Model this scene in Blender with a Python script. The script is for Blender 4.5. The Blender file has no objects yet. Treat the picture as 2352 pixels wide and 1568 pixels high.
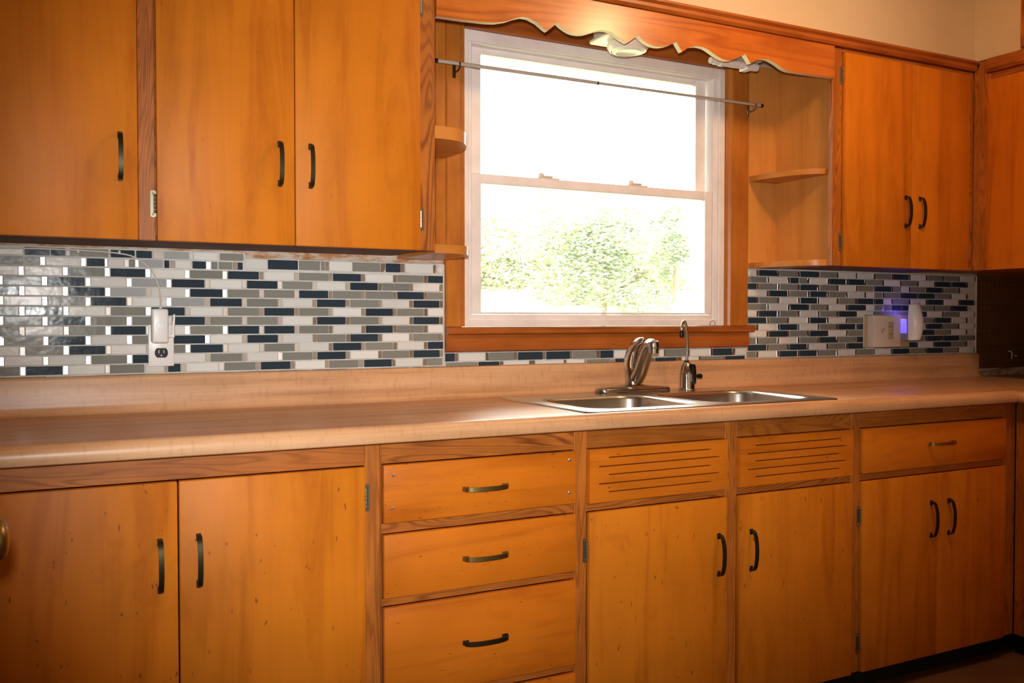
import bpy, bmesh, math, random
from mathutils import Vector, Matrix
random.seed(7)
SC = bpy.context.scene
COL = SC.collection
R = math.radians

# ------------------------------------------------------------------ camera, sky, lights, exposure
cam_d = bpy.data.cameras.new('camera'); cam = bpy.data.objects.new('camera', cam_d); COL.objects.link(cam)
cam_d.sensor_fit = 'HORIZONTAL'; cam_d.sensor_width = 36.0; cam_d.lens = 32.543
cam_d.clip_start = 0.02; cam_d.clip_end = 300
cam.location = (0.5101, -2.6037, 1.1557)
cam.rotation_euler = (R(90 - 1.3636), 0, R(-27.496))
SC.camera = cam

SC.view_settings.view_transform = 'Standard'; SC.view_settings.look = 'None'
SC.view_settings.gamma = 1.0; SC.view_settings.use_curve_mapping = False
SC.view_settings.exposure = 0.0
SC.cycles.max_bounces = 8; SC.cycles.diffuse_bounces = 4; SC.cycles.glossy_bounces = 4
SC.cycles.transparent_max_bounces = 12; SC.cycles.caustics_reflective = False; SC.cycles.caustics_refractive = False
SC.cycles.use_denoising = True

w = bpy.data.worlds.new('overcast sky'); SC.world = w; w.use_nodes = True
bg = w.node_tree.nodes['Background']; bg.inputs[0].default_value = (1.0, 0.985, 0.96, 1); bg.inputs[1].default_value = 22.0

def light(kind, name, loc, power, color, **kw):
    d = bpy.data.lights.new(name, kind); d.energy = power; d.color = color
    for k, v in kw.items(): setattr(d, k, v)
    o = bpy.data.objects.new(name, d); COL.objects.link(o); o.location = loc
    return o
sun = light('SUN', 'sun', (0, -20, 30), 13.0, (1.0, 0.95, 0.85), angle=0.01)
sun.rotation_euler = (R(38), 0, R(-15))
flash = light('SPOT', 'camera_flash', (0.492, -2.60, 1.245), 222.0, (1.0, 0.99, 0.965), spot_size=R(69), spot_blend=1.0, shadow_soft_size=0.028)
flash.rotation_euler = (R(90), 0, R(-26.0))
room_lamp = light('POINT', 'ceiling_lamp_light', (2.55, -1.20, 2.30), 26.0, (1.0, 0.57, 0.27), shadow_soft_size=0.07)
fill = light('AREA', 'back_room_fill', (1.9, -3.55, 1.5), 1.6, (1.0, 0.80, 0.60), shape='RECTANGLE', size=1.6, size_y=1.2)  # added soft fill from behind the camera, no visible source there
fill.rotation_euler = (R(90), 0, 0)
portal = light('AREA', 'window_portal', (2.21, 0.16, 1.59), 1.0, (1, 1, 1), shape='RECTANGLE', size=1.03, size_y=0.92)
portal.rotation_euler = (R(-90), 0, 0); portal.data.cycles.is_portal = True

# ------------------------------------------------------------------ materials
def srgb(r, g, b):
    f = lambda c: (c/255/12.92) if c/255 <= .04045 else ((c/255+.055)/1.055)**2.4
    return (f(r), f(g), f(b), 1)
def base_mat(name, col, rough=.5, metal=0., spec=.5, coat=0., coat_rough=.2):
    m = bpy.data.materials.new(name); m.use_nodes = True
    p = m.node_tree.nodes['Principled BSDF']
    p.inputs['Base Color'].default_value = col if len(col) == 4 else (*col, 1)
    p.inputs['Roughness'].default_value = rough; p.inputs['Metallic'].default_value = metal
    p.inputs['Specular IOR Level'].default_value = spec
    p.inputs['Coat Weight'].default_value = coat; p.inputs['Coat Roughness'].default_value = coat_rough
    return m, m.node_tree.nodes, m.node_tree.links, p
def coords(N, L, scale, offset=True):
    tc = N.new('ShaderNodeTexCoord'); mp = N.new('ShaderNodeMapping'); mp.inputs['Scale'].default_value = scale
    if offset:
        oi = N.new('ShaderNodeObjectInfo'); mul = N.new('ShaderNodeVectorMath'); mul.operation = 'MULTIPLY_ADD'
        cmb = N.new('ShaderNodeCombineXYZ')
        for i in range(3): L.new(oi.outputs['Random'], cmb.inputs[i])
        mul.inputs[1].default_value = (13.7, 7.3, 19.1)
        L.new(cmb.outputs[0], mul.inputs[0]); L.new(tc.outputs['Object'], mul.inputs[2])
        L.new(mul.outputs[0], mp.inputs['Vector'])
        return mp, mul.outputs[0]
    L.new(tc.outputs['Object'], mp.inputs['Vector'])
    return mp, tc.outputs['Object']
def noise(N, L, vec, scale, detail=4, rough=.55, dist=0.):
    n = N.new('ShaderNodeTexNoise'); n.inputs['Scale'].default_value = scale; n.inputs['Detail'].default_value = detail
    n.inputs['Roughness'].default_value = rough; n.inputs['Distortion'].default_value = dist
    L.new(vec, n.inputs['Vector']); return n
def ramp(N, L, fac, stops):
    r = N.new('ShaderNodeValToRGB'); e = r.color_ramp.elements
    while len(e) < len(stops): e.new(.5)
    for el, (p, c) in zip(e, stops):
        el.position = p; el.color = c if len(c) == 4 else (*c, 1)
    L.new(fac, r.inputs[0]); return r
def mix(N, L, a, b, fac, mode='MIX'):
    m = N.new('ShaderNodeMix'); m.data_type = 'RGBA'; m.blend_type = mode
    if isinstance(fac, (int, float)): m.inputs[0].default_value = fac
    else: L.new(fac, m.inputs[0])
    for s, v in ((6, a), (7, b)):
        if isinstance(v, tuple): m.inputs[s].default_value = v
        else: L.new(v, m.inputs[s])
    return m.outputs[2]
def plywood(name, light_c, dark_c, axis, speck=.5, rough=.46, coat=.0):
    """varnished birch plywood: faint cathedral grain, cloudy blotches, small dark pits"""
    m, N, L, p = base_mat(name, light_c, rough, spec=.16, coat=coat, coat_rough=.28)
    sc = {'z': (9, 9, .9), 'x': (.9, 9, 9), 'y': (9, .9, 9)}[axis]
    mp, raw = coords(N, L, sc)
    g = noise(N, L, mp.outputs[0], 1.6, 7, .6, .9)
    c = ramp(N, L, g.outputs[0], [(.32, dark_c), (.5, light_c), (.72, tuple(min(1, v*1.1) for v in light_c[:3]))])
    blot = noise(N, L, raw, 3.2, 3)
    br = ramp(N, L, blot.outputs[0], [(.3, (.80, .76, .70, 1)), (.62, (1.05, 1.05, 1.05, 1))])
    col = mix(N, L, c.outputs[0], br.outputs[0], .75, 'MULTIPLY')
    smu = noise(N, L, raw, 8.5, 5, .62); sm = ramp(N, L, smu.outputs[0], [(.60, (1, 1, 1, 1)), (.76, (.70, .62, .52, 1))])
    col = mix(N, L, col, sm.outputs[0], speck, 'MULTIPLY')
    sc2 = {'z': (1, 1, .35), 'x': (.35, 1, 1), 'y': (1, .35, 1)}[axis]
    mp2, _ = coords(N, L, sc2)
    sp = noise(N, L, mp2.outputs[0], 105, 1.5)
    sr = ramp(N, L, sp.outputs[0], [(.0, (1, 1, 1, 1)), (.25, (1, 1, 1, 1)), (.285, (0, 0, 0, 1))])
    fs = N.new('ShaderNodeMath'); fs.operation = 'MULTIPLY'; fs.inputs[1].default_value = speck; L.new(sr.outputs[0], fs.inputs[0])
    col = mix(N, L, col, (.06, .016, .004, 1), fs.outputs[0])
    L.new(col, p.inputs['Base Color'])
    b = N.new('ShaderNodeBump'); b.inputs['Strength'].default_value = .04; b.inputs['Distance'].default_value = .002
    L.new(g.outputs[0], b.inputs['Height']); L.new(b.outputs[0], p.inputs['Normal'])
    return m
def pine(name, light_c, dark_c, axis, rings=240., dist=.75, rough=.46, coat=.0):
    """sawn fir with strong growth-ring lines"""
    m, N, L, p = base_mat(name, light_c, rough, spec=.35, coat=coat, coat_rough=.25)
    sc = {'z': (13, 13, 1.3), 'x': (1.3, 13, 13), 'y': (13, 1.3, 13)}[axis]
    mp, raw = coords(N, L, sc)
    gr = noise(N, L, mp.outputs[0], dist, 2.5, .45, .35)
    ph = N.new('ShaderNodeMath'); ph.operation = 'MULTIPLY'; ph.inputs[1].default_value = rings; L.new(gr.outputs[0], ph.inputs[0])
    sn = N.new('ShaderNodeMath'); sn.operation = 'SINE'; L.new(ph.outputs[0], sn.inputs[0])
    s2 = N.new('ShaderNodeMath'); s2.operation = 'MULTIPLY_ADD'; s2.inputs[1].default_value = .5; s2.inputs[2].default_value = .5; L.new(sn.outputs[0], s2.inputs[0])
    lin = ramp(N, L, s2.outputs[0], [(.0, (1, 1, 1, 1)), (.22, (.55, .55, .55, 1)), (.60, (0, 0, 0, 1))])
    mod = noise(N, L, mp.outputs[0], .55, 4, .6); mr = ramp(N, L, mod.outputs[0], [(.34, (.15, .15, .15, 1)), (.66, (1, 1, 1, 1))])
    mm_ = N.new('ShaderNodeMath'); mm_.operation = 'MULTIPLY'; L.new(lin.outputs[0], mm_.inputs[0]); L.new(mr.outputs[0], mm_.inputs[1])
    fine = noise(N, L, mp.outputs[0], 3.2, 6, .65); fr = ramp(N, L, fine.outputs[0], [(.3, tuple(v*.80 for v in light_c[:3])), (.7, tuple(min(1, v*1.14) for v in light_c[:3]))])
    c_ = mix(N, L, fr.outputs[0], dark_c, mm_.outputs[0])
    blot = noise(N, L, raw, 5, 3)
    br = ramp(N, L, blot.outputs[0], [(.3, (.70, .62, .55, 1)), (.62, (1.04, 1.04, 1.04, 1))])
    L.new(mix(N, L, c_, br.outputs[0], .8, 'MULTIPLY'), p.inputs['Base Color'])
    return m
PL, PD = (.60, .184, .011, 1), (.47, .127, .007, 1)
M = {}
M['door_v'] = plywood('varnished plywood vertical', PL, PD, 'z', .55)
M['door_u'] = plywood('varnished plywood upper doors', PL, PD, 'z', .14)
M['door_h'] = plywood('varnished plywood horizontal', (.60, .166, .010, 1), (.47, .117, .007, 1), 'x', .5)
M['frame_v'] = pine('varnished fir vertical', (.48, .150, .019, 1), (.21, .050, .007, 1), 'z')
M['frame_h'] = pine('varnished fir horizontal', (.47, .148, .020, 1), (.20, .047, .007, 1), 'x')
M['frame_y'] = pine('varnished fir deep', (.43, .120, .015, 1), (.25, .060, .008, 1), 'y')
M['valance'] = pine('varnished fir valance', (.56, .150, .016, 1), (.34, .070, .006, 1), 'x', 150., .28, .30, .5)
M['casing'] = pine('varnished fir casing', (.50, .168, .024, 1), (.43, .132, .016, 1), 'z', 30., .5, .34, .2)
M['casing_h'] = pine('varnished fir casing horizontal', (.42, .115, .018, 1), (.25, .060, .010, 1), 'x', 45., .6, .36, .15)
M['niche'] = plywood('niche plywood', (.66, .29, .065, 1), (.58, .235, .045, 1), 'z', .1)
M['shelf'] = plywood('pale shelf wood', (.60, .235, .045, 1), (.50, .175, .028, 1), 'x', .2, .36, .3)
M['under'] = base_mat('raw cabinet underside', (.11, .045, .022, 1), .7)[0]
M['rawedge'] = base_mat('bare cut wood edge', (.74, .60, .42, 1), .6)[0]
M['toe'] = base_mat('black toe kick', (.006, .006, .006, 1), .6)[0]

def laminate(name, axis):
    m, N, L, p = base_mat(name, (.6, .3, .15, 1), .36, spec=.45, coat=.0)
    sc = {'x': (1.2, 26, 26), 'y': (26, 1.2, 26)}[axis]
    mp, raw = coords(N, L, sc, False)
    a = noise(N, L, mp.outputs[0], 1.0, 5, .6, .2)
    c = ramp(N, L, a.outputs[0], [(.28, (.44, .212, .090, 1)), (.5, (.63, .350, .175, 1)), (.72, (.71, .430, .240, 1))])
    sc2 = {'x': (95, 30, 30), 'y': (30, 95, 30)}[axis]
    mp2, _ = coords(N, L, sc2, False)
    b = noise(N, L, mp2.outputs[0], 1.0, 2)
    br = ramp(N, L, b.outputs[0], [(.30, (.82, .76, .70, 1)), (.46, (1, 1, 1, 1))])
    col = mix(N, L, c.outputs[0], br.outputs[0], .5, 'MULTIPLY')
    big = noise(N, L, raw, 4, 3)
    bb = ramp(N, L, big.outputs[0], [(.3, (.86, .84, .82, 1)), (.6, (1.03, 1.03, 1.03, 1))])
    L.new(mix(N, L, col, bb.outputs[0], .7, 'MULTIPLY'), p.inputs['Base Color'])
    return m
M['laminate'] = laminate('wood print laminate', 'x')
M['laminate_y'] = laminate('wood print laminate crosswise', 'y')

def paint(name, col, rough=.55, amount=.12, scale=6):
    m, N, L, p = base_mat(name, col, rough)
    mp, raw = coords(N, L, (1, 1, 1), False)
    n = noise(N, L, raw, scale, 5)
    d = tuple(v*(1-amount*2) for v in col[:3])
    r = ramp(N, L, n.outputs[0], [(.3, d), (.6, col)])
    L.new(r.outputs[0], p.inputs['Base Color']); return m
M['cream'] = paint('cream wall paint', (.66, .53, .36, 1), .6, .05, 3)
M['ceiling'] = paint('ceiling paint', (.72, .66, .56, 1), .7, .04)
M['white'] = paint('white window paint', (.86, .79, .76, 1), .40, .07, 9)
M['winmetal'] = base_mat('pale grey sash track', (.62, .62, .58, 1), .4)[0]
def plaster():
    m, N, L, p = base_mat('scraped plaster', (.6, .5, .4, 1), .8)
    mp, raw = coords(N, L, (6, 20, 20), False)
    n = noise(N, L, mp.outputs[0], 2.2, 6, .7)
    r = ramp(N, L, n.outputs[0], [(.36, (.30, .13, .05, 1)), (.46, (.46, .24, .11, 1)), (.53, (.55, .42, .33, 1)), (.7, (.62, .54, .48, 1))])
    L.new(r.outputs[0], p.inputs['Base Color']); return m
M['plaster'] = plaster()
M['grout'] = paint('grout', (.66, .63, .58, 1), .8, .1, 30)
def glass_tile(name, col, rough):
    m, N, L, p = base_mat(name, col, rough+.04, spec=.11, coat=.0)
    mp, raw = coords(N, L, (1, 1, 1))
    n = noise(N, L, raw, 26, 2)
    b = N.new('ShaderNodeBump'); b.inputs['Strength'].default_value = .22; b.inputs['Distance'].default_value = .0035
    L.new(n.outputs[0], b.inputs['Height']); L.new(b.outputs[0], p.inputs['Normal']); pass
    oi = N.new('ShaderNodeObjectInfo')
    r = ramp(N, L, oi.outputs['Random'], [(0, tuple(v*.9 for v in col[:3])), (1, tuple(v*1.08 for v in col[:3]))])
    L.new(r.outputs[0], p.inputs['Base Color']); return m
M['tile_W'] = glass_tile('white glass tile', (.72, .72, .68, 1), .15)
M['tile_G'] = glass_tile('grey glass tile', (.235, .235, .205, 1), .15)
M['tile_D'] = glass_tile('dark slate glass tile', (.030, .046, .062, 1), .12)
M['tile_S'] = glass_tile('pale and glinting glass tile', (.40, .41, .41, 1), .12)  # pale tiles, plus ones whose flash glint is put into the colour
M['chip'] = base_mat('brushed aluminium tile', (.64, .61, .58, 1), .28, 1.0)[0]
M['steel'] = base_mat('brushed stainless steel', (.58, .54, .49, 1), .26, 1.0)[0]
M['chrome'] = base_mat('chrome', (.70, .68, .66, 1), .09, 1.0)[0]
M['dullchrome'] = base_mat('dulled chrome', (.42, .38, .33, 1), .2, 1.0)[0]
M['black'] = base_mat('black plastic', (.006, .006, .006, 1), .30, spec=.25)[0]
M['darkbronze'] = base_mat('antiqued dark brass', (.050, .040, .018, 1), .42, .8)[0]
M['brass'] = base_mat('worn brass', (.30, .21, .075, 1), .36, .95)[0]
M['hinge'] = base_mat('tarnished hinge metal', (.30, .27, .19, 1), .34, .9)[0]
M['screw'] = base_mat('zinc screw', (.55, .58, .62, 1), .3, .9)[0]
M['plastic'] = base_mat('white plastic', (.86, .84, .82, 1), .35)[0]
M['almond'] = base_mat('almond plastic', (.76, .65, .56, 1), .30)[0]
M['almond_dark'] = base_mat('aged almond plastic', (.50, .40, .24, 1), .4)[0]
M['greyplastic'] = base_mat('grey plastic', (.30, .27, .28, 1), .45)[0]
M['cable'] = base_mat('white cable', (.66, .60, .52, 1), .5)[0]
M['porcelain'] = base_mat('cream porcelain', (.84, .79, .70, 1), .3)[0]
M['rod'] = base_mat('cream enamelled rod', (.52, .44, .36, 1), .35)[0]
M['green'] = base_mat('teal residue', (.10, .22, .16, 1), .6)[0]
M['peg'] = paint('brown pegboard', (.17, .068, .018, 1), .55, .1, 8)
M['hole'] = base_mat('dark peg hole', (.006, .004, .003, 1), .9)[0]
M['floor'] = paint('brown vinyl floor', (.15, .075, .035, 1), .45, .15, 5)
M['lawn'] = paint('lawn', (.26, .27, .14, 1), .9, .2, 2)
M['bark'] = paint('bark', (.12, .08, .05, 1), .9, .2, 4)
def leaf(name, a, b):
    m, N, L, p = base_mat(name, a, .6)
    mp, raw = coords(N, L, (1, 1, 1), False); n = noise(N, L, raw, 2.3, 4)
    r = ramp(N, L, n.outputs[0], [(.35, a), (.62, b)]); L.new(r.outputs[0], p.inputs['Base Color']); return m
M['leaf'] = leaf('sunlit leaves', (.14, .20, .13, 1), (.31, .35, .20, 1))
M['leaf_pale'] = leaf('pale sunlit leaves', (.085, .105, .05, 1), (.25, .265, .12, 1))
def emis(name, col, s):
    m, N, L, p = base_mat(name, (.3, .3, .3, 1), .4)
    p.inputs['Emission Color'].default_value = col; p.inputs['Emission Strength'].default_value = s; return m
M['blue'] = emis('blue night light', (.16, .11, 1.0, 1), 1.0)
M['ledring'] = emis('pale blue status ring', (.55, .70, .85, 1), .5)
def pane_mat():
    m = bpy.data.materials.new('window glass'); m.use_nodes = True
    N, L = m.node_tree.nodes, m.node_tree.links; N.clear()
    o = N.new('ShaderNodeOutputMaterial'); t = N.new('ShaderNodeBsdfTransparent'); g = N.new('ShaderNodeBsdfGlossy')
    t.inputs[0].default_value = (.96, .97, .92, 1); g.inputs['Roughness'].default_value = .02
    f = N.new('ShaderNodeFresnel'); f.inputs[0].default_value = 1.35; mx = N.new('ShaderNodeMixShader')
    L.new(f.outputs[0], mx.inputs[0]); L.new(t.outputs[0], mx.inputs[1]); L.new(g.outputs[0], mx.inputs[2]); L.new(mx.outputs[0], o.inputs[0])
    return m
M['glass'] = pane_mat()
def hazy_pane():
    m = pane_mat(); m.name = 'dusty window glass'; N, L = m.node_tree.nodes, m.node_tree.links
    o = [n for n in N if n.type == 'OUTPUT_MATERIAL'][0]; src = o.inputs[0].links[0].from_socket
    tr = N.new('ShaderNodeBsdfTranslucent'); tr.inputs[0].default_value = (.95, 1.0, .80, 1)  # grime film doubling as painted haze that washes out the garden
    mx = N.new('ShaderNodeMixShader'); mp, raw = coords(N, L, (1, 1, 2.5), False); n = noise(N, L, mp.outputs[0], 5, 5, .6)
    mr = N.new('ShaderNodeMapRange'); mr.inputs[1].default_value = .3; mr.inputs[2].default_value = .8; mr.inputs[3].default_value = .006; mr.inputs[4].default_value = .020
    L.new(n.outputs[0], mr.inputs[0]); L.new(mr.outputs[0], mx.inputs[0]); L.new(src, mx.inputs[1]); L.new(tr.outputs[0], mx.inputs[2]); L.new(mx.outputs[0], o.inputs[0])
    return m
M['hazy'] = hazy_pane()

# ------------------------------------------------------------------ geometry helpers (all take world coordinates)
def bm_new(): return bmesh.new()
def box(bm, x0, x1, y0, y1, z0, z1, bev=0., seg=1):
    g = bmesh.ops.create_cube(bm, size=1.)
    vs = g['verts']
    for v in vs: v.co = Vector(((x0+x1)/2+v.co.x*(x1-x0), (y0+y1)/2+v.co.y*(y1-y0), (z0+z1)/2+v.co.z*(z1-z0)))
    if bev > 0:
        es = list({e for v in vs for e in v.link_edges})
        bmesh.ops.bevel(bm, geom=es, offset=bev, segments=seg, affect='EDGES', profile=.5)
def prism(bm, poly, axis, a0, a1):
    """poly: 2-D outline; axis 'x': (y,z), 'y': (x,z), 'z': (x,y); extruded from a0 to a1"""
    def P(p, a): return {'x': (a, p[0], p[1]), 'y': (p[0], a, p[1]), 'z': (p[0], p[1], a)}[axis]
    A = [bm.verts.new(P(p, a0)) for p in poly]; B = [bm.verts.new(P(p, a1)) for p in poly]
    n = len(poly); fs = [bm.faces.new(A), bm.faces.new(B[::-1])]
    for i in range(n): fs.append(bm.faces.new((A[i], B[i], B[(i+1) % n], A[(i+1) % n])))
    bmesh.ops.triangulate(bm, faces=fs[:2])
def rings(bm, loops, closed=True, cap=(False, False)):
    L = [[bm.verts.new(p) for p in l] for l in loops]
    n = len(L[0])
    for a, b in zip(L, L[1:]):
        for i in range(n if closed else n-1):
            bm.faces.new((a[i], a[(i+1) % n], b[(i+1) % n], b[i]))
    if cap[0]: bm.faces.new(L[0][::-1])
    if cap[1]: bm.faces.new(L[-1])
    return L
def lathe(bm, prof, c, axis='z', n=24):
    loops = []
    for r, h in prof:
        l = []
        for i in range(n):
            a = 2*math.pi*i/n; u, v = max(r, 1e-4)*math.cos(a), max(r, 1e-4)*math.sin(a)
            l.append({'z': (c[0]+u, c[1]+v, c[2]+h), 'y': (c[0]+u, c[1]+h, c[2]+v), 'x': (c[0]+h, c[1]+u, c[2]+v)}[axis])
        loops.append(l)
    rings(bm, loops, True, (True, True))
def tube(bm, pts, r, n=10):
    pts = [Vector(p) for p in pts]; rs = r if isinstance(r, (list, tuple)) else [r]*len(pts)
    up = None; loops = []
    for i, p in enumerate(pts):
        t = (pts[min(i+1, len(pts)-1)]-pts[max(i-1, 0)]).normalized()
        if up is None:
            up = Vector((0, 0, 1)) if abs(t.z) < .9 else Vector((0, 1, 0))
        s = t.cross(up).normalized(); up = s.cross(t).normalized()
        loops.append([tuple(p+rs[i]*(math.cos(2*math.pi*k/n)*s+math.sin(2*math.pi*k/n)*up)) for k in range(n)])
    rings(bm, loops, True, (True, True))
def strap(bm, pts, wd, w, t):
    pts = [Vector(p) for p in pts]; wd = Vector(wd).normalized(); loops = []
    for i, p in enumerate(pts):
        tg = (pts[min(i+1, len(pts)-1)]-pts[max(i-1, 0)]).normalized(); nn = tg.cross(wd).normalized()
        a, b = wd*w/2, nn*t/2
        loops.append([tuple(p+a+b), tuple(p-a+b), tuple(p-a-b), tuple(p+a-b)])
    rings(bm, loops, True, (True, True))
def smooth_curve(pts, k=6):
    P = [Vector(p) for p in pts]; out = []
    for i in range(len(P)-1):
        p0, p1, p2, p3 = P[max(i-1, 0)], P[i], P[i+1], P[min(i+2, len(P)-1)]
        for j in range(k):
            t = j/k
            out.append(.5*((2*p1)+(p2-p0)*t+(2*p0-5*p1+4*p2-p3)*t*t+(3*p1-p0-3*p2+p3)*t**3))
    out.append(P[-1]); return out
WL = {}
def world_of(o): return WL.get(o, Vector((0, 0, 0)))
def put(name, bm, mat, parent=None, smooth=None, origin=None):
    """link a bmesh given in world coordinates as one mesh object; origin = centre of its bounds"""
    bmesh.ops.recalc_face_normals(bm, faces=bm.faces)
    cs = [v.co for v in bm.verts]
    lo = Vector([min(c[i] for c in cs) for i in range(3)]); hi = Vector([max(c[i] for c in cs) for i in range(3)])
    c = Vector(origin) if origin is not None else Vector(((lo.x+hi.x)/2, (lo.y+hi.y)/2, (lo.z+hi.z)/2))
    bmesh.ops.translate(bm, verts=bm.verts, vec=-c)
    me = bpy.data.meshes.new(name); bm.to_mesh(me); bm.free()
    mats = mat if isinstance(mat, list) else [mat]
    for m_ in mats: me.materials.append(M[m_])
    if smooth is not None:
        me.polygons.foreach_set('use_smooth', [True]*len(me.polygons)); me.set_sharp_from_angle(angle=R(smooth))
    return link(name, me, c, parent)
def link(name, me, c, parent=None):
    o = bpy.data.objects.new(name, me); COL.objects.link(o)
    if parent is not None: o.parent = parent; o.location = c-world_of(parent)
    else: o.location = c
    WL[o] = Vector(c); return o
def thing(name, label, cat, loc, group=None):
    o = bpy.data.objects.new(name, None); COL.objects.link(o); o.location = loc; o.empty_display_size = .05
    WL[o] = Vector(loc); tag(o, label, cat, group); return o
def tag(o, label, cat, group=None):
    o['label'] = label; o['category'] = cat
    if group: o['group'] = group
    return o
def structure(o, label=None):
    o['kind'] = 'structure'
    if label: o['label'] = label
    return o
def snode(name, loc):
    o = bpy.data.objects.new(name, None); COL.objects.link(o); o.location = loc; WL[o] = Vector(loc)
    return structure(o)
def pbox(name, mat, parent, x0, x1, y0, y1, z0, z1, bev=0., seg=1):
    bm = bm_new(); box(bm, x0, x1, y0, y1, z0, z1, bev, seg); return put(name, bm, mat, parent)
def sbox(name, mat, *a): return structure(pbox(name, mat, None, *a))

# ------------------------------------------------------------------ room shell
XR, XL, YB, ZC = 4.60, -0.60, -3.70, 2.46
WX0, WX1, WZ0, WZ1 = 1.690, 2.7235, 1.118, 2.052       # window opening
YU, YUF = -0.325, -0.311                               # upper door fronts / upper face frame
YD, YDF = -0.610, -0.597                               # base door fronts / base face frame
sbox('floor', 'floor', XL-.1, XR+.1, YB-.1, .12, -.10, 0)
sbox('ceiling', 'ceiling', XL-.1, XR+.1, YB-.1, .15, ZC, ZC+.1)
bm = bm_new()
for a in ((XL-.1, WX0, 0, .15, 0, ZC), (WX1, XR+.1, 0, .15, 0, ZC), (WX0, WX1, 0, .15, 0, WZ0), (WX0, WX1, 0, .15, WZ1, ZC)): box(bm, *a)
structure(put('wall_north', bm, 'cream'))
sbox('wall_east', 'peg', XR, XR+.1, YB-.1, 0, 0, ZC)
sbox('wall_west', 'cream', XL-.1, XL, YB-.1, 0, 0, ZC)
sbox('wall_south', 'cream', XL, XR, YB-.1, YB, 0, ZC)
bm = bm_new()
prism(bm, [(XL, -.001), (XL, YUF), (3.652, YUF), (3.652, -2.2), (XR, -2.2), (XR, -.001)], 'z', 2.115, ZC)
structure(put('wall_soffit', bm, 'cream'))

# crown strip along the cabinet tops, and its return on the right-hand run
def crown(name, mat, pts2, axis, a0, a1):
    bm = bm_new(); prism(bm, pts2, axis, a0, a1); return structure(put(name, bm, mat))
crown('trim_1', 'casing_h', [(YUF, 2.078), (-.326, 2.078), (-.333, 2.086), (-.333, 2.096), (-.342, 2.103), (-.342, 2.110), (-.330, 2.115), (YUF, 2.115)], 'x', .34, 3.640)
crown('trim_2', 'frame_y', [(3.652, 2.062), (3.640, 2.062), (3.632, 2.072), (3.632, 2.104), (3.640, 2.113), (3.652, 2.113)], 'y', -1.9, -.372)
sbox('trim_3', 'frame_v', 3.628, 3.652, -.75, -.508, 2.118, 2.455)

# ------------------------------------------------------------------ hardware makers
def bow_handle(parent, c, length, vertical, y, mat, w=.0100, out=.026, name='handle', label=None):
    """cast strap pull, bowed away from the door face at plane y"""
    prof = [(-.5, .000), (-.5, .007), (-.485, .013), (-.44, .0175), (-.36, .021), (-.2, out*.96), (0, out), (.2, out*.96), (.36, .021), (.44, .0175), (.485, .013), (.5, .007), (.5, .000)]
    bm = bm_new()
    if vertical: strap(bm, [(c[0], y-d, c[1]+s*length) for s, d in prof], (1, 0, 0), w, .0042)
    else: strap(bm, [(c[0]+s*length, y-d, c[1]) for s, d in prof], (0, 0, 1), w, .0042)
    for s in (-.47, .47):
        if vertical: box(bm, c[0]-w*.5, c[0]+w*.5, y-.0035, y, c[1]+s*length-.008, c[1]+s*length+.008, .001)
        else: box(bm, c[0]+s*length-.008, c[0]+s*length+.008, y-.0035, y, c[1]-w*.5, c[1]+w*.5, .001)
    o = put(name, bm, mat, parent, 40)
    if label: o['label'] = label
    return o
def hinge(parent, x, z, yf, side, h=.062, mat='hinge'):
    """face-frame leaf with rounded ends plus the knuckle against the door edge; side=+1 door on the right"""
    bm = bm_new(); wl = .0125
    x0, x1 = (x-wl, x) if side > 0 else (x, x+wl)
    pts = []
    for sx, sz, a0 in ((1, 1, 0), (-1, 1, 90), (-1, -1, 180), (1, -1, 270)):
        cx = (x1-.004) if sx > 0 else (x0+.004); cz = z+sz*(h/2-.004)
        for k in range(4):
            a = R(a0+k*30); pts.append((cx+.004*math.cos(a), cz+.004*math.sin(a)))
    prism(bm, pts, 'y', yf-.0022, yf)
    xk = x-.003 if side > 0 else x+.003
    for k in range(5):
        lathe(bm, [(.0030, -.0040), (.0030, .0040)], (xk, yf-.0045, z-.018+k*.009), 'z', 8)
    for s in (-1, 1): lathe(bm, [(.0028, 0), (.0018, -.0012)], ((x0+x1)/2, yf-.0022, z+s*(h/2-.007)), 'y', 8)
    return put('hinge', bm, mat, parent, 40)
def door(parent, x0, x1, z0, z1, y, mat, t=.018, name='door', bev=.0035):
    bm = bm_new(); box(bm, x0, x1, y, y+t, z0, z1, bev, 2); return put(name, bm, mat, parent, 40)

# ------------------------------------------------------------------ upper cabinets
ZB, ZT = 1.3376, 2.061
u = thing('wall_cabinet', 'long varnished wall cabinet with three plywood doors, left of the window', 'cabinet', (.92, -.16, ZB))
bm = bm_new(); box(bm, .345, 1.458, YUF+.018, -.001, 1.352, 2.113); put('carcass', bm, 'frame_v', u)
pbox('bottom_panel', 'under', u, .345, 1.458, YUF+.018, -.003, 1.344, 1.3515)
for x0, x1 in ((.340, .3685), (.7342, .7713), (1.4279, 1.4726)):
    pbox('stile', 'frame_v', u, x0, x1, YUF, YUF+.018, ZB+.001, 2.113, .0015)
for x0, x1 in ((.3685, .7342), (.7713, 1.4279)):
    pbox('rail', 'frame_h', u, x0, x1, YUF+.0005, YUF+.018, 2.0626, 2.113)
for x0, x1, hx, hside in ((.370, .7326, .6948, 0), (.7729, 1.0928, 1.0558, 1), (1.0948, 1.4263, 1.1318, -1)):
    d = door(u, x0, x1, ZB, ZT, YU, 'door_u')
    hz = 1.5248 if hside == 0 else 1.5357
    bow_handle(d, (hx, hz), .1015, True, YU, 'darkbronze')
    for z in (1.4235, 1.985):
        if hside == 1: hinge(d, .7722, z, YUF, 1)
        elif hside == -1: hinge(d, 1.4270, z-.003, YUF, -1)
        else: hinge(d, .3705, z, YUF, 1)

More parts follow.
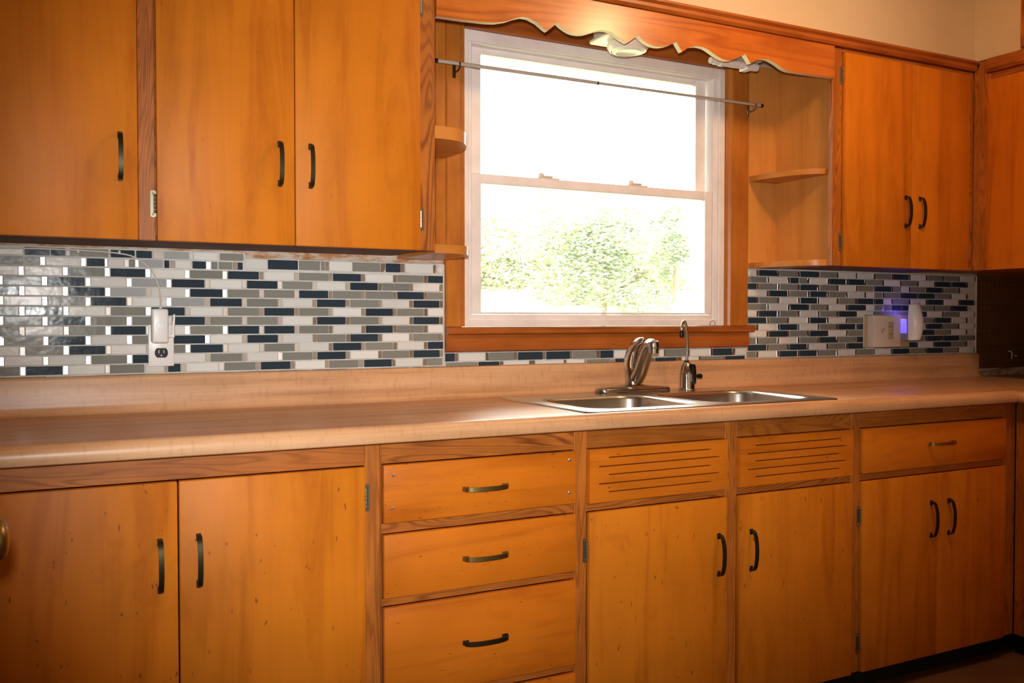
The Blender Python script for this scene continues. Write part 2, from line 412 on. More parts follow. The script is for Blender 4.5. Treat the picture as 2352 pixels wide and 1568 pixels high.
u = thing('wall_cabinet', 'varnished wall cabinet with two narrow doors, right of the curved open shelves', 'cabinet', (3.28, -.16, ZB))
bm = bm_new(); box(bm, 2.958, 3.640, YUF+.018, -.001, 1.352, 2.077); put('carcass', bm, 'niche', u)['label'] = 'paler plywood side panel facing the open shelves'
pbox('bottom_panel', 'under', u, 2.958, 3.640, YUF+.018, -.003, 1.344, 1.3515)
for x0, x1 in ((2.9265, 2.9706), (3.6164, 3.650)):
    pbox('stile', 'frame_v', u, x0, x1, YUF, YUF+.018, ZB+.001, 2.077, .0015)
pbox('rail', 'frame_h', u, 2.9706, 3.6164, YUF+.0005, YUF+.018, 2.0626, 2.077)
for x0, x1, hx in ((2.9722, 3.3030, 3.2705), (3.3046, 3.6148, 3.3440)):
    d = door(u, x0, x1, ZB, ZT, YU, 'door_u')
    bow_handle(d, (hx, 1.538), .105, True, YU, 'darkbronze', .011)
    if x0 < 3.1:
        for z in (1.4200, 1.985): hinge(d, 2.9715, z, YUF, 1)
    else:
        for z in (1.4200, 1.985): hinge(d, 3.6155, z, YUF, -1)

u = thing('wall_cabinet', 'varnished wall cabinet on the right-hand side wall, above the pegboard corner', 'cabinet', (4.12, -1.05, ZB))
bm = bm_new(); box(bm, 3.670, XR-.001, -1.90, -.012, 1.350, 2.112); put('carcass', bm, 'frame_y', u)
pbox('stile', 'frame_v', u, 3.6515, 3.670, -.378, -.3115, ZB+.001, 2.112, .0015)
pbox('rail', 'frame_y', u, 3.6525, 3.670, -1.90, -.378, 2.040, 2.062)
pbox('rail', 'frame_y', u, 3.6525, 3.670, -1.90, -.378, ZB+.004, ZB+.03)
for y0, y1 in ((-.86, -.376), (-1.35, -.862)):
    bm = bm_new(); box(bm, 3.640, 3.6515, y0, y1, ZB, 2.036, .003, 2); d = put('door', bm, 'door_u', u, 40)

# ------------------------------------------------------------------ scalloped valance over the window
VAL = [(1.4739, 1.9582), (1.5459, 1.9598), (1.62, 1.9632), (1.6504, 1.9668), (1.6839, 1.9763), (1.7085, 1.9875), (1.7314, 1.9950), (1.752, 1.9951), (1.7798, 1.986), (1.8000, 1.9735), (1.8121, 1.9676), (1.8447, 1.9955), (1.8560, 1.988), (1.8719, 1.9798), (1.886, 1.975), (1.9009, 1.9725), (1.920, 1.9730), (1.9375, 1.9765), (1.960, 1.985), (1.982, 1.9935), (1.995, 1.9970), (2.0075, 1.998), (2.021, 1.9965), (2.0348, 1.9918), (2.060, 1.980), (2.0841, 1.972), (2.123, 1.9991), (2.133, 1.991), (2.1435, 1.9845), (2.159, 1.9785), (2.1753, 1.9754), (2.192, 1.9748), (2.2074, 1.9765), (2.224, 1.981), (2.2399, 1.9872), (2.2627, 1.9991), (2.2843, 1.9717), (2.303, 1.984), (2.3225, 1.9930), (2.340, 1.997), (2.3562, 1.9972), (2.371, 1.996), (2.3852, 1.9918), (2.405, 1.983), (2.4249, 1.975), (2.442, 1.970), (2.4598, 1.969), (2.478, 1.971), (2.495, 1.9775), (2.515, 1.987), (2.5341, 1.9979), (2.5577, 1.9707), (2.5848, 1.9866), (2.599, 1.991), (2.6122, 1.9935), (2.626, 1.994), (2.6399, 1.9923), (2.659, 1.987), (2.6773, 1.9795), (2.695, 1.972), (2.7113, 1.968), (2.732, 1.9665), (2.7533, 1.9667), (2.83, 1.9675), (2.9255, 1.9690)]
bm = bm_new()
def outline(off=0): return [Vector((x, 0, z)) for x, z in VAL]
nV = len(VAL)
front = [bm.verts.new((x, YU+.006, z)) for x, z in VAL] ; back = [bm.verts.new((x, YU+.024, z)) for x, z in VAL]
ft = [bm.verts.new((x, YU+.006, 2.077)) for x, z in VAL]; bt = [bm.verts.new((x, YU+.024, 2.077)) for x, z in VAL]
edge_faces = []
for i in range(nV-1):
    bm.faces.new((front[i], front[i+1], ft[i+1], ft[i])); bm.faces.new((back[i+1], back[i], bt[i], bt[i+1]))
    edge_faces.append(bm.faces.new((front[i+1], front[i], back[i], back[i+1]))); bm.faces.new((ft[i], ft[i+1], bt[i+1], bt[i]))
bm.faces.new((front[0], ft[0], bt[0], back[0])); bm.faces.new((front[-1], back[-1], bt[-1], ft[-1]))
for f in edge_faces: f.material_index = 1
tag(put('window_valance', bm, ['valance', 'rawedge']), 'scalloped varnished wooden valance board across the top of the window', 'valance')

# open corner shelves at both ends of the valance
def corner_shelf(label, x0, dirn, wx, dy, z0, z1, e, y0=-.020):
    pts = [(x0, y0)]
    n = 18
    for i in range(n+1):
        t = math.pi/2*i/n
        px = x0+dirn*wx*abs(math.cos(t))**(2/e); py = y0-dy*abs(math.sin(t))**(2/e)
        pts.append((px, py))
    bm = bm_new(); prism(bm, pts, 'z', z0, z1)
    tag(put('corner_shelf', bm, 'shelf', None, 35), label, 'shelf', 'open corner shelves beside the window')
corner_shelf('upper rounded wooden shelf at the left end of the window', 1.4728, 1, .150, .285, 1.640, 1.6735, 3.0)
corner_shelf('lower rounded wooden shelf at the left end of the window, level with the cabinet bottom', 1.4728, 1, .150, .287, 1.334, 1.3575, 3.4)
corner_shelf('upper rounded wooden shelf in the open niche right of the window', 2.9575, -1, .128, .262, 1.655, 1.674, 2.1, -.010)
corner_shelf('lower rounded wooden shelf in the open niche right of the window, above the tiles', 2.9575, -1, .128, .282, 1.341, 1.3605, 2.1, -.010)
pb = pbox('niche_panel', 'niche', None, 2.8175, 2.9575, -.010, -.001, 1.350, 2.076); tag(pb, 'plywood back panel of the open shelf niche right of the window', 'panel')
pb = pbox('niche_panel', 'casing', None, 1.4728, 1.6285, -.020, -.001, 1.350, 2.076); tag(pb, 'narrow wooden wall strip behind the shelves left of the window', 'panel')

# ------------------------------------------------------------------ window
wn = snode('window_1', (2.207, 0, 1.118))
wn['label'] = 'white painted double hung window above the sink with wooden casing'
FX0, FX1, FZ0, FZ1 = 1.694, 2.7205, 1.1335, 2.046
# wooden casing
bm = bm_new(); prism(bm, [(1.630, -.001), (1.630, -.020), (1.634, -.024), (1.675, -.024), (1.683, -.018), (1.6935, -.016), (1.6935, -.001)], 'z', 1.134, 2.076); put('side_casing', bm, 'casing', wn)
bm = bm_new(); prism(bm, [(2.7210, -.001), (2.7210, -.010), (2.7300, -.013), (2.7370, -.020), (2.7400, -.026), (2.8120, -.026), (2.8165, -.022), (2.8165, -.001)], 'z', 1.134, 2.076); put('side_casing', bm, 'casing', wn)
pbox('head_casing', 'casing_h', wn, 1.694, 2.7205, -.020, -.001, 2.0465, 2.110)
bm = bm_new(); prism(bm, [(-.001, 1.109), (-.030, 1.109), (-.038, 1.113), (-.040, 1.121), (-.038, 1.129), (-.031, 1.1332), (-.001, 1.1332)], 'x', 1.6295, 2.838); put('window_stool', bm, 'casing_h', wn, 40)
bm = bm_new(); prism(bm, [(-.001, 1.055), (-.016, 1.055), (-.022, 1.060), (-.024, 1.090), (-.020, 1.1088), (-.001, 1.1088)], 'x', 1.6295, 2.824); put('apron', bm, 'casing_h', wn, 40)
# white frame and inner tracks
def frame(name, mat, x0, x1, z0, z1, l, r, b, t, y0, y1, parent, bev=.0015):
    bm = bm_new()
    box(bm, x0, x0+l, y0, y1, z0, z1, bev); box(bm, x1-r, x1, y0, y1, z0, z1, bev)
    box(bm, x0+l, x1-r, y0+.0004, y1, z0, z0+b, bev); box(bm, x0+l, x1-r, y0+.0004, y1, z1-t, z1, bev)
    return put(name, bm, mat, parent)
frame('outer_frame', 'white', FX0, FX1, FZ0, FZ1, .018, .026, .020, .034, -.006, .060, wn)
frame('inner_stop', 'white', FX0+.018, FX1-.026, FZ0+.0005, FZ1-.034, .0145, .019, .037, .004, .003, .060, wn)
frame('outer_jamb', 'winmetal', FX0+.001, FX1-.001, FZ0+.001, FZ1-.001, .030, .034, .030, .030, .060, .150, wn)
def sash(x0, x1, z0, z1, l, r, b, t, y0, y1, glass='glass'):
    o = frame('sash', 'white', x0, x1, z0, z1, l, r, b, t, y0, y1, wn, .002)
    bm = bm_new(); box(bm, x0+l-.004, x1-r+.004, (y0+y1)/2-.0015, (y0+y1)/2+.0015, z0+b-.004, z1-t+.004); put('pane', bm, glass, o)
    return o
low = sash(1.7288, 2.6733, 1.1725, 1.6095, .0315, .0315, .0065, .030, .006, .034, 'hazy')
upp = sash(1.7300, 2.6700, 1.5900, 2.0110, .0460, .0440, .024, .0215, .040, .066)
def sash_lock(x):
    bm = bm_new(); box(bm, x-.040, x+.040, .008, .030, 1.6095, 1.6140, .001)
    box(bm, x-.030, x+.014, .004, .026, 1.6140, 1.6200, .002); lathe(bm, [(.010, 0), (.010, .012), (.006, .015)], (x-.026, .016, 1.6135), 'z', 12)
    put('sash_lock', bm, 'almond', low, 40)
sash_lock(2.005); sash_lock(2.355)
bm = bm_new(); tube(bm, smooth_curve([(2.655, -.008, 1.1340), (2.653, -.012, 1.1440), (2.662, -.014, 1.1510), (2.674, -.012, 1.1450), (2.676, -.009, 1.1345)], 4), .0009, 6); put('wire_loop', bm, 'darkbronze', wn)

# curtain rod on two small brackets
rod = thing('curtain_rod', 'thin cream curtain rod stretched across the upper window on two small brackets', 'curtain rod', (2.21, -.06, 1.92))
bm = bm_new(); tube(bm, [(1.585, -.060, 1.9195), (2.145, -.060, 1.9195)], .0058, 10); put('rod_tube', bm, 'rod', rod, 40)
bm = bm_new(); tube(bm, [(2.140, -.060, 1.9195), (2.836, -.060, 1.9205)], .0048, 10); put('inner_rod_tube', bm, 'rod', rod, 40)
bm = bm_new()
tube(bm, [(1.577, -.060, 1.9195), (1.586, -.060, 1.9195)], .0064, 10); tube(bm, [(2.836, -.060, 1.9205), (2.846, -.060, 1.9205)], .0060, 10); tube(bm, [(2.143, -.060, 1.9195), (2.148, -.060, 1.9195)], .0063, 10)
put('end_cap', bm, 'darkbronze', rod, 40)
for x, yb in ((1.6550, -.024), (2.8080, -.026)):
    bm = bm_new(); box(bm, x-.005, x+.005, yb-.003, yb, 1.885, 1.925, .0008)
    tube(bm, smooth_curve([(x, yb-.002, 1.902), (x, -.048, 1.900), (x, -.062, 1.905), (x, -.070, 1.914), (x, -.066, 1.922)], 4), .0024, 8)
    put('bracket', bm, 'hinge' if x > 2 else 'darkbronze', rod, 40)

# fittings tucked behind the valance
lf = thing('light_fixture', 'cream porcelain ceiling light base hanging behind the middle of the valance', 'light fixture', (2.18, -.17, 2.075))
pbox('back_box', 'winmetal', lf, 2.100, 2.250, -.235, -.105, 2.040, 2.113, .003)
pbox('mounting_plate', 'porcelain', lf, 2.090, 2.262, -.245, -.095, 2.026, 2.040, .004)
bm = bm_new(); lathe(bm, [(.062, 2.026), (.066, 2.020), (.066, 2.010), (.058, 1.998), (.040, 1.993), (.034, 1.996), (.020, 2.000)], (2.188, -.170, 0), 'z', 28); put('lamp_holder', bm, 'porcelain', lf, 40)
bm = bm_new(); tube(bm, [(2.188+.052*math.cos(R(a)), -.170-.052*math.sin(R(a)), 1.9965) for a in range(200, 320, 12)], .0022, 6); put('groove', bm, 'darkbronze', lf)
sl = thing('strip_light', 'slim white fluorescent strip light tucked behind the right part of the valance', 'light fixture', (2.60, -.17, 2.03))
pbox('housing', 'winmetal', sl, 2.545, 2.705, -.215, -.150, 2.020, 2.048, .003)
bm = bm_new(); tube(bm, [(2.515, -.190, 2.0060), (2.700, -.190, 2.0060)], .0125, 16); put('tube', bm, 'plastic', sl, 40)
bm = bm_new(); tube(bm, [(2.500, -.190, 2.0060), (2.516, -.190, 2.0060)], .0105, 16); put('tube_end', bm, 'plastic', sl, 40)
bm = bm_new(); tube(bm, [(2.538, -.190, 2.0060), (2.552, -.190, 2.0060)], .0150, 16); put('collar', bm, 'plastic', sl, 40)
pbox('mounting_bracket', 'winmetal', sl, 2.590, 2.680, -.200, -.165, 2.048, 2.1145)
pbox('clip', 'plastic', sl, 2.640, 2.668, -.212, -.168, 1.9905, 1.9985, .002)

# ------------------------------------------------------------------ mosaic backsplash
TP, TH = .0249, .0212
def row_z(r): return 1.2765-(r-2)*TP
tile_cache = {}
def tile(parent, x0, x1, z0, z1, c):
    w_, h_ = round(x1-x0, 4), round(z1-z0, 4)
    key = (w_, h_, c)
    if key not in tile_cache:
        bm = bm_new(); yf = .0099 if c == 'C' else .0122
        box(bm, -w_/2, w_/2, -yf, -.004, -h_/2, h_/2, .0004 if c == 'C' else .0006)
        bmesh.ops.recalc_face_normals(bm, faces=bm.faces)
        me = bpy.data.meshes.new('metal_tile' if c == 'C' else 'glass_tile'); bm.to_mesh(me); bm.free()
        me.materials.append(M['chip' if c == 'C' else 'tile_'+c]); tile_cache[key] = me
    o = link('metal_tile' if c == 'C' else 'glass_tile', tile_cache[key], Vector(((x0+x1)/2, 0, (z0+z1)/2)), parent)
    j = random.uniform(-.0004, .0004); o.location.y += j
    if c == 'C': o.rotation_euler = (R(random.uniform(-5, 5)), 0, R(random.uniform(-5, 5)))
    return o
def run(parent, tiles, z0, z1, xmin, xmax):
    """tiles: [(x0,x1,colour)]; a metal piece goes in every gap wide enough"""
    prev = None
    for x0, x1, c in tiles:
        a, b = max(x0, xmin), min(x1, xmax)
        if prev is not None and a-prev > .0085: tile(parent, prev+.0018, a-.0018, z0, z1, 'C')
        if b-a > .006: tile(parent, a, b, z0, z1, c)
        prev = b
    if prev is not None and xmax-prev > .009: tile(parent, prev+.0018, min(xmax, prev+.0125), z0, z1, 'C')
def lattice(start, P, ln, colors):
    out = []
    for i, c in enumerate(colors):
        x = start+P*i
        if len(c) == 1: out.append((x, x+ln, c))
        else: h = (ln-.0035)/2; out += [(x, x+h, c[0]), (x+h+.0035, x+ln, c[1])]
    return out
def mm(s):
    t = s.split(); return [(int(t[i])/1000, int(t[i+1])/1000, t[i+2]) for i in range(0, len(t), 3)]
def bed(parent, x0, x1, z0, z1): pbox('grout_bed', 'grout', parent, x0, x1, -.0088, -.0005, z0, z1)

bs = thing('tile_backsplash', 'mosaic tile backsplash under the long left wall cabinet, with power outlet', 'backsplash', (.99, 0, 1.012))
X0, X1 = .345, 1.6230
bed(bs, X0, 1.6285, 1.0125, 1.3235); bed(bs, X0, 1.036, 1.3240, 1.3385)
pbox('plaster_strip', 'plaster', bs, 1.0365, 1.6285, -.0040, -.0003, 1.3240, 1.3440); pbox('plaster_strip', 'plaster', bs, X0, 1.036, -.0040, -.0003, 1.3388, 1.3440)
even, odd, LP, LL = .5000-.0977, .4535-.0977, .0977, .0828
LROWS = {2: 'WWGDWGDWGDWGD', 3: 'DGDWSDWDGWDGW', 4: 'DWDSWDGGDGGDG', 5: 'GWGDWSDGWDGWD', 6: 'GDWGDWGDGWDGW', 7: 'DGDGGDGGWDGWD', 8: 'GWGDWGDDGWDGW', 9: 'WGDWGDWDWGDWG', 10: 'WGDWGDWGWDGWD', 11: 'GWWGDWGWGDWGD', 12: 'GDW'}
for r, cs in LROWS.items():
    if r == 12: continue
    st = even if r % 2 == 0 else odd
    z = row_z(r); run(bs, lattice(st, LP, LL, cs+('' if r % 2 == 0 else '')), z-TH/2, z+TH/2, X0+.003, X1)
z = row_z(12); run(bs, mm('402 485 G 500 581 D 596 678 W 692 774 G 778 822 W 833 864 D 880 962 W 978 1061 G 1076 1158 D 1172 1256 W 1270 1354 G 1374 1458 D 1471 1556 W 1574 1620 G'), z-TH/2, z+TH/2, X0+.003, X1)
z = row_z(13); run(bs, mm('455 540 W 1041 1107 G 1123 1207 G 1221 1305 D 1320 1405 W 1423 1510 G 1526 1612 D'), 1.0127, z+TH/2, X0+.003, X1)
z = row_z(0)-.001; run(bs, mm('350 496 W 500 555 D 558 590 D 602 690 G 696 753 D 757 795 D 826 887 S 900 961 W 968 1030 G'), z-.0095, z+.0095, X0, 1.034)
z = row_z(1); run(bs, mm('350 496 G 501 533 G 547 626 W 640 681 D 690 726 W 740 753 G 764 822 S 826 838 D 854 892 W 897 931 D 946 961 G 965 1000 G 1015 1028 D'), z-.0098, z+.0098, X0, 1.034)
z = 1.3085; run(bs, mm('1034 1094 W 1097 1180 D 1184 1243 G 1247 1258 G 1272 1338 W 1340 1423 G 1441 1486 D 1502 1590 W'), z-.0135, z+.0125, 1.03, 1.600)
# caulk line down the right edge and a chipped corner
bm = bm_new(); box(bm, 1.6232, 1.6292, -.0125, -.0005, 1.0125, 1.3230, .002); box(bm, 1.602, 1.6225, -.0112, -.0088, 1.297, 1.318, .004); put('caulk', bm, 'grout', bs)

bs = thing('tile_backsplash', 'two narrow rows of mosaic tile below the window apron', 'backsplash', (2.22, 0, 1.012))
bed(bs, 1.6295, 2.8215, 1.0125, 1.0545)
run(bs, mm('1631 1662 D 1676 1765 W 1780 1868 G 1882 1970 D 1985 2072 D 2085 2174 G 2192 2243 D 2247 2296 W 2310 2372 G 2387 2450 W 2463 2552 G 2566 2653 W 2668 2754 D 2771 2819 W'), 1.0275, 1.0520, 1.630, 2.820)
run(bs, mm('1633 1727 G 1743 1814 D 1831 1921 W 1945 2049 W 2062 2128 W 2139 2226 G 2252 2330 D 2345 2400 G 2415 2504 D 2530 2601 W 2615 2711 G 2723 2813 D'), 1.0128, 1.0240, 1.630, 2.820)

bs = thing('tile_backsplash', 'mosaic tile backsplash at right under the two-door wall cabinet, with switch box', 'backsplash', (3.46, 0, 1.012))
X0, X1 = 2.8245, 4.0900
bed(bs, 2.8225, 4.0950, 1.0125, 1.3430)
RROWS = {0: 'W D G D G W W G DD W G G W', 1: 'G W DG W D D G W G W D D', 2: 'D G G D G W G D GW G D G', 3: 'W D G D G W WG G D D G W', 4: 'D G W D W G D DW G W D W D', 5: 'G W D G W D WG GD D G G D', 6: 'W D G W G D W G G D W G W', 7: 'D G W D W G G D D G D W', 8: 'G W D W G D D G G W D G W', 9: 'W D G D W G G W G D G W', 10: 'G G W G D G D G W G D D G', 11: 'D G D W G D WG D DD W D G', 12: 'G W D D G W G W D G D G W'}
for r, cs in RROWS.items():
    cs = cs.split(); z = row_z(r)
    st = 2.8805-.1010 if r % 2 == 0 else 2.8290
    z0 = z-TH/2
    if r == 12: z0 = max(z0, 1.0128)
    run(bs, lattice(st, .1010, .0872, cs), z0, z+TH/2, X0, X1)
pbox('edge_strip', 'grout', bs, 4.0900, 4.0965, -.0135, -.0005, 1.0125, 1.343, .002)

# ------------------------------------------------------------------ countertop
ct = thing('countertop', 'wood-print laminate countertop with rolled front edge and raised back splash', 'countertop', (1.9, -.3, .876))
SX0, SX1, SY0, SY1 = 1.775, 2.668, -.606, -.072         # sink outline
nos = [(-.600, .876), (-.630, .876), (-.6355, .879), (-.638, .886), (-.638, .897), (-.6355, .906), (-.630, .9125), (-.6225, .9165), (-.614, .9172), (-.606, .9152), (-.600, .9140)]
bm = bm_new()
prism(bm, nos, 'x', .335, 3.449)
# rounded inner-corner end of the nosing
ends = []
for k in range(7):
    a = R(90*k/6); s = .010*math.sin(a); q = 1-.35*(1-math.cos(a))
    ends.append([(3.449+s, -.600-(abs(y+.600))*q, .895+(z-.895)*(1-.25*(1-math.cos(a)))) for y, z in nos])
rings(bm, ends, True, (False, True))
hx0, hx1, hy0, hy1 = SX0+.030, SX1-.030, SY0+.030, SY1-.030   # cut-out under the sink
box(bm, .335, hx0, -.600, -.020, .886, .914)
box(bm, hx0, hx1, -.600, hy0, .886, .914); box(bm, hx0, hx1, hy1, -.020, .886, .914)
prism(bm, [(hx1, -.600), (3.449, -.600), (4.130, -.020), (hx1, -.020)], 'z', .886, .914)
put('counter_slab', bm, 'laminate', ct, 30, (1.9, -.3, .9))
bm = bm_new()
cove = [(-.0005, .9135), (-.044, .9142), (-.036, .9160), (-.029, .9210), (-.0240, .9290), (-.0225, .940), (-.0225, 1.004), (-.0205, 1.009), (-.0165, 1.0118), (-.0005, 1.0118)]
prism(bm, cove, 'x', .335, 4.1000); put('splash_lip', bm, 'laminate', ct, 40, (1.9, -.3, .9))
bm = bm_new()
prism(bm, [(3.4500, -.6005), (3.4500, -1.90), (XR-.002, -1.90), (XR-.002, -.0025), (4.1310, -.0025), (4.1310, -.020)], 'z', .886, .9138)
put('return_slab', bm, 'laminate_y', ct, 30)
bm = bm_new(); prism(bm, [(3.462, .876), (3.450, .876), (3.4465, .881), (3.4445, .890), (3.4465, .904), (3.452, .9125), (3.462, .9138)], 'y', -1.90, -.640); put('return_edge', bm, 'laminate_y', ct, 40)
bm = bm_new(); prism(bm, [(4.112, .9145), (XR-.004, .9145), (XR-.004, .952), (4.30, .944), (4.112, .930)], 'y', -.016, -.0005); structure(put('baseboard_north', bm, 'plaster'))

# ------------------------------------------------------------------ base cabinets
def base_unit(label, x0, x1, xs):
    b = thing('base_cabinet', label, 'cabinet', ((x0+x1)/2, -.3, 0))
    bm = bm_new()
    for a in ((x0+.001, x0+.013, YDF+.020, -.002, .077, .868), (x1-.013, x1-.001, YDF+.020, -.002, .077, .868), (x0+.013, x1-.013, YDF+.020, -.002, .077, .092), (x0+.013, x1-.013, -.010, -.002, .092, .868)): box(bm, *a)
    put('carcass', bm, 'under', b)
    pbox('toe_kick', 'toe', b, x0, x1, -.545, -.530, 0, .0765)
    for a0, a1 in xs: pbox('stile', 'frame_v', b, a0, a1, YDF, YDF+.0195, .0765, .8755, .0012)
    return b
def rail(b, x0, x1, z0, z1): pbox('rail', 'frame_h', b, x0, x1, YDF+.0008, YDF+.0195, z0, z1, .001)
ZD0, ZD1 = .0765, .8239
b = base_unit('base cabinet with two wide plywood doors at the left end of the counter', .345, 1.215, [(.345, .3705), (1.1781, 1.2150)])
rail(b, .3705, 1.1781, .8255, .8755)
for x0, x1, hx, hz in ((.372, .7746, .7394, .6537), (.7772, 1.1765, .8150, .6562)):
    d = door(b, x0, x1, ZD0, ZD1, YD, 'door_v'); bow_handle(d, (hx, hz), .1030, True, YD, 'darkbronze')
    if x0 > .6:
        for z in (.752, .17): hinge(d, 1.1772, z, YDF, -1)
    else:
        for z in (.752, .17): hinge(d, .3715, z, YDF, 1)
b = base_unit('base cabinet of four stacked drawers between the left doors and the sink', 1.216, 1.7320, [(1.216, 1.2181)])
zs = [(.6896, .8239), (.5167, .6632), (.2789, .4955), (.0765, .2575)]
rail(b, 1.2181, 1.7320, .8255, .8755)
for (a, _), (_, c) in zip(zs, zs[1:]): rail(b, 1.2181, 1.7320, c+.0016, a-.0016)
mats = ['brass', 'brass', 'darkbronze', 'darkbronze']
for k, (z0, z1) in enumerate(zs):
    d = door(b, 1.2197, 1.7310, z0, z1, YD, 'door_h', .018, 'drawer')
    hz = [.7537, .5876, .3858, .17][k]
    bow_handle(d, (1.4755, hz), .1120, False, YD, mats[k], .0105)
    if k == 0:
        for sx, sz in ((1.2420, .8000), (1.7120, .8030), (1.2395, .7245), (1.7105, .7200)):
            bm = bm_new(); lathe(bm, [(.0042, -.0004), (.0042, -.0012), (.0028, -.0022)], (sx, YD, sz), 'y', 12); box(bm, sx-.0034, sx+.0034, YD-.0027, YD-.0018, sz-.0005, sz+.0005); put('screw', bm, 'screw', d)
def vent_panel(b, x0, x1, z0, z1):
    """false drawer front with five routed slots, alternately short and long"""
    w_ = x1-x0; y0, y1 = YD, YD+.018
    ls, ll = (x0+.128*w_, x0+.872*w_), (x0+.062*w_, x0+.936*w_)
    zc = [z1-.0235-.0222*k for k in range(5)]
    slots = [((ls if k % 2 == 0 else ll), zc[k]-.0015, zc[k]+.0015) for k in range(5)]
    xs = sorted({x0, x1, *ls, *ll}); zz = sorted({z0, z1, *[s[1] for s in slots], *[s[2] for s in slots]})
    def solid(i, j):
        if not (0 <= i < len(xs)-1 and 0 <= j < len(zz)-1): return False
        cx, cz = (xs[i]+xs[i+1])/2, (zz[j]+zz[j+1])/2
        return not any(s[0][0] < cx < s[0][1] and s[1] < cz < s[2] for s in slots)
    bm = bm_new(); V = {}
    def v(i, j, y):
        if (i, j, y) not in V: V[i, j, y] = bm.verts.new((xs[i], y, zz[j]))
        return V[i, j, y]
    for i in range(len(xs)-1):
        for j in range(len(zz)-1):
            if not solid(i, j): continue
            bm.faces.new((v(i, j, y0), v(i+1, j, y0), v(i+1, j+1, y0), v(i, j+1, y0)))
            bm.faces.new((v(i, j, y1), v(i, j+1, y1), v(i+1, j+1, y1), v(i+1, j, y1)))
            for di, dj, e in ((-1, 0, ((i, j), (i, j+1))), (1, 0, ((i+1, j+1), (i+1, j))), (0, -1, ((i+1, j), (i, j))), (0, 1, ((i, j+1), (i+1, j+1)))):
                if not solid(i+di, j+dj): bm.faces.new((v(*e[0], y0), v(*e[0], y1), v(*e[1], y1), v(*e[1], y0)))
    return put('vent_panel', bm, 'door_h', b)
b = base_unit('sink base cabinet with two slotted vent panels above two doors', 1.7325, 2.7120, [(1.7325, 1.7700), (2.2243, 2.2654)])
for x0, x1 in ((1.7700, 2.2243), (2.2654, 2.7115)): rail(b, x0, x1, .8255, .8755); rail(b, x0, x1, .6636, .6841)
for x0, x1, hx, hs in ((1.7716, 2.2227, 2.1915, 1), (2.2670, 2.7094, 2.3080, -1)):
    vent_panel(b, x0, x1, .6857, ZD1)
    d = door(b, x0, x1, ZD0, .6620, YD, 'door_v'); bow_handle(d, (hx, .5055), .1115, True, YD, 'darkbronze', .011)
    if hs > 0:
        for z in (.5640, .165): hinge(d, 1.7710, z, YDF, hs)
b = base_unit('base cabinet with one drawer over two doors at the right corner', 2.7125, 3.4930, [(2.7125, 2.7508), (3.4328, 3.4950)])
rail(b, 2.7508, 3.4328, .8255, .8755); rail(b, 2.7508, 3.4328, .6636, .6841)
d = door(b, 2.7524, 3.4312, .6857, ZD1, YD, 'door_h', .018, 'drawer'); bow_handle(d, (3.100, .7600), .1140, False, YD, 'brass', .0095)
for x0, x1, hx in ((2.7524, 3.0882, 3.0570), (3.0898, 3.4312, 3.1402)):
    d = door(b, x0, x1, ZD0, .6620, YD, 'door_v'); bow_handle(d, (hx, .5185), .1105, True, YD, 'darkbronze', .011)
    for z in (.5560, .165): hinge(d, 2.7519 if x0 < 3 else 3.4319, z, YDF, 1 if x0 < 3 else -1)
b = thing('base_cabinet', 'dark return base cabinet along the right-hand side wall', 'cabinet', (4.04, -1.25, 0))
pbox('carcass', 'under', b, 3.515, XR-.003, -1.90, -.618, .077, .868)
pbox('toe_kick', 'toe', b, 3.555, 3.570, -1.90, -.548, 0, .0765)
pbox('stile', 'frame_v', b, 3.4955, 3.5145, -.650, -.6000, .0765, .8755, .001); pbox('rail', 'frame_y', b, 3.4960, 3.5145, -1.90, -.6505, .8150, .8755)
for y0, y1 in ((-1.24, -.646), (-1.89, -1.243)):
    bm = bm_new(); box(bm, 3.4830, 3.4950, y0, y1, .0765, .8239, .003, 2); put('door', bm, 'door_v', b, 40)

# ------------------------------------------------------------------ sink
def rrect(x0, x1, y0, y1, r, z, n=7):
    pts = []
    for cx, cy, a0 in ((x1-r, y1-r, 0), (x0+r, y1-r, 90), (x0+r, y0+r, 180), (x1-r, y0+r, 270)):
        for k in range(n):
            a = R(a0+90*k/(n-1)); pts.append((cx+r*math.cos(a), cy+r*math.sin(a), z))
    return pts
sk = thing('kitchen_sink', 'stainless steel double-bowl drop-in sink set into the counter', 'sink', ((SX0+SX1)/2, (SY0+SY1)/2, .7))
zr = .9200
bowls = [(1.822, 2.196, -.556, -.205), (2.232, 2.622, -.556, -.205)]
bm = bm_new()
def loop_edges(pts):
    vs = [bm.verts.new(p) for p in pts]; return vs, [bm.edges.new((vs[i], vs[(i+1) % len(vs)])) for i in range(len(vs))]
o_v, o_e = loop_edges(rrect(SX0+.006, SX1-.006, SY0+.006, SY1-.006, .030, zr))
es = list(o_e)
for bw in bowls: es += loop_edges(rrect(*bw, .075, zr))[1]
bmesh.ops.triangle_fill(bm, use_beauty=True, edges=es)
out1 = [bm.verts.new(p) for p in rrect(SX0+.002, SX1-.002, SY0+.002, SY1-.002, .033, zr-.0012)]; out2 = [bm.verts.new(p) for p in rrect(SX0, SX1, SY0, SY1, .035, .9146)]
n = len(o_v)
for i in range(n):
    j = (i+1) % n; bm.faces.new((o_v[i], o_v[j], out1[j], out1[i])); bm.faces.new((out1[i], out1[j], out2[j], out2[i]))
put('sink_deck', bm, 'steel', sk, 35)
